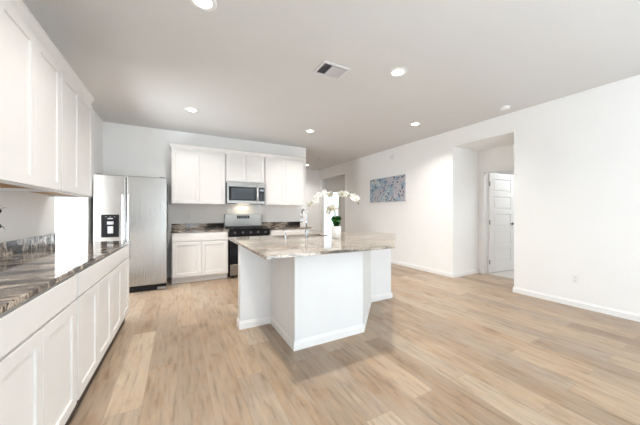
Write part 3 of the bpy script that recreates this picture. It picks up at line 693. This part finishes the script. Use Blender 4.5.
# image right and away directions at the pot, so the sprays spread sideways
RT = Vector((math.cos(R(-28.6)), math.sin(R(-28.6)), 0)); AW = Vector((-RT.y, RT.x, 0))
def P(r, z, a=0.0): return RT * r + AW * a + Vector((0, 0, z))
def bez(pts, n=18):
    out = []
    for i in range(n + 1):
        t = i / n; q = [Vector(p_) for p_ in pts]
        while len(q) > 1: q = [q[k].lerp(q[k + 1], t) for k in range(len(q) - 1)]
        out.append(q[0])
    return out
st1 = bez([P(0, .13), P(-.02, .42), P(0.0, .66, .02), P(-.18, .60, .02), P(-.335, .41, .0)])
st2 = bez([P(.015, .13), P(.03, .40), P(.02, .63, -.02), P(.12, .60, -.03), P(.27, .44, -.02)])
st3 = bez([P(-.01, .13), P(-.03, .30, -.03), P(-.01, .44, -.05), P(-.07, .41, -.06), P(-.13, .31, -.07)])
for s_ in (st1, st2, st3):
    bm = NB(); tube(bm, s_, [0.0042 - 0.002 * k / len(s_) for k in range(len(s_))], 8); mk('stem', bm, M['stem'], orc, smooth=True)
bm = NB(); tube(bm, bez([P(-.02, .14), P(-.06, .17, -.03), P(-.10, .22, -.04), P(-.14, .20, -.05)]), 0.003, 6); mk('aerial_root', bm, M['sprig'], orc, smooth=True)
def petal(bm, ang, L, wd, tilt):
    b2 = NB(); rows = []; n = 6
    for i in range(n + 1):
        s_ = i / n; hw = wd * math.sin(PI * (0.08 + 0.90 * s_)) ** 0.75
        rows.append([b2.verts.new((0.004 + L * s_, v * hw, tilt * L * s_ * s_ - 0.2 * abs(v) * hw)) for v in (-1, -.5, 0, .5, 1)])
    for a, b in zip(rows, rows[1:]):
        for k in range(4): b2.faces.new((a[k], a[k + 1], b[k + 1], b[k]))
    bmesh.ops.solidify(b2, geom=b2.faces[:], thickness=0.0012)
    bmesh.ops.rotate(b2, cent=(0, 0, 0), matrix=Matrix.Rotation(ang, 3, 'Z'), verts=b2.verts)
    me = bpy.data.meshes.new('tmp'); b2.to_mesh(me); b2.free(); bm.from_mesh(me); bpy.data.meshes.remove(me)
bm = NB()
for a, L, w_ in ((90, .042, .017), (10, .046, .028), (170, .046, .028), (232, .040, .016), (308, .040, .016)): petal(bm, R(a), L, w_, 0.12)
fl0 = mk('flower', bm, M['petal'], orc, smooth=True)
bm = NB(); lathe(bm, [(0, 0.0), (0.004, 0.002), (0.0055, 0.008), (0.003, 0.013), (0, 0.014)], 10); bmesh.ops.translate(bm, verts=bm.verts, vec=(0, -0.008, 0))
lp0 = mk('lip', bm, M['lip'], fl0, smooth=True)
def place_flower(o, p_, yaw, pitch, roll, sc=1.0):
    o.location = p_
    o.rotation_euler = (Matrix.Rotation(yaw, 4, 'Z') @ Matrix.Rotation(pitch, 4, 'X') @ Matrix.Rotation(roll, 4, 'Z')).to_euler()
    o.scale = (sc, sc, sc)
spots = [(st1, i) for i in (9, 10, 12, 13, 14, 15, 16, 17)] + [(st2, i) for i in (10, 12, 13, 15, 16, 17)] + [(st3, i) for i in (11, 13, 15, 17)]
for k, (s_, i) in enumerate(spots):
    if k == 0: o = fl0
    else:
        o = fl0.copy(); COL.objects.link(o); o.parent = orc
        l2 = lp0.copy(); COL.objects.link(l2); l2.parent = o
    off = Vector((random.uniform(-.02, .02), random.uniform(-.03, .015), random.uniform(-.035, .02)))
    place_flower(o, s_[i] + off, R(-28.6 + random.uniform(-55, 55)), R(90 + random.uniform(-28, 22)), R(random.uniform(-25, 25)), random.uniform(.85, 1.08))
for s_ in (st1, st2):
    bm = NB(); c_ = s_[-1]; lathe(bm, [(0, -.014), (.007, -.008), (.009, 0), (.006, .010), (0, .014)], 10, c_.x, c_.y, c_.z - .012); mk('bud', bm, M['stem'], orc, smooth=True)

# ------------------------------------------------------------ leafy sprig at the left edge
sv = thing('vase_with_sprig', 'dark green leafy sprig poking in at the left edge above the left counter', 'plant', (-0.98, 2.08, CT))
bm = NB(); lathe(bm, [(0, 0.0005), (0.04, 0.0005), (0.055, 0.05), (0.05, 0.11), (0.025, 0.15), (0.03, 0.17), (0.024, 0.17), (0.02, 0.15), (0, 0.149)], 24); mk('vase', bm, M['pot'], sv, smooth=True)
bm = NB(); sp_ = bez([(0, 0, .15), (0.0, .06, .30), (0, .20, .40), (-.01, .37, .33)]); tube(bm, sp_, 0.0025, 6)
sp2 = bez([(0, 0, .15), (0.01, .05, .26), (0.0, .18, .33), (0.0, .34, .235)]); tube(bm, sp2, 0.0025, 6); mk('stalk', bm, M['sprig'], sv)
for s_, ids in ((sp_, range(5, 19, 2)), (sp2, range(6, 19, 3))):
    for i in ids:
        for sg in (-1, 1):
            bm = NB(); L = 0.035
            vs = [bm.verts.new(v) for v in ((0, 0, 0), (L * .4, .009, .003), (L, 0, 0), (L * .4, -.009, .003))]; bm.faces.new(vs)
            bmesh.ops.solidify(bm, geom=bm.faces[:], thickness=0.001)
            bmesh.ops.transform(bm, matrix=Matrix.Translation(s_[i]) @ Matrix.Rotation(R(60 + sg * 55 + random.uniform(-20, 20)), 4, 'Z') @ Matrix.Rotation(R(random.uniform(-30, 60)), 4, 'Y'), verts=bm.verts)
            mk('leaf', bm, M['sprig'], sv)
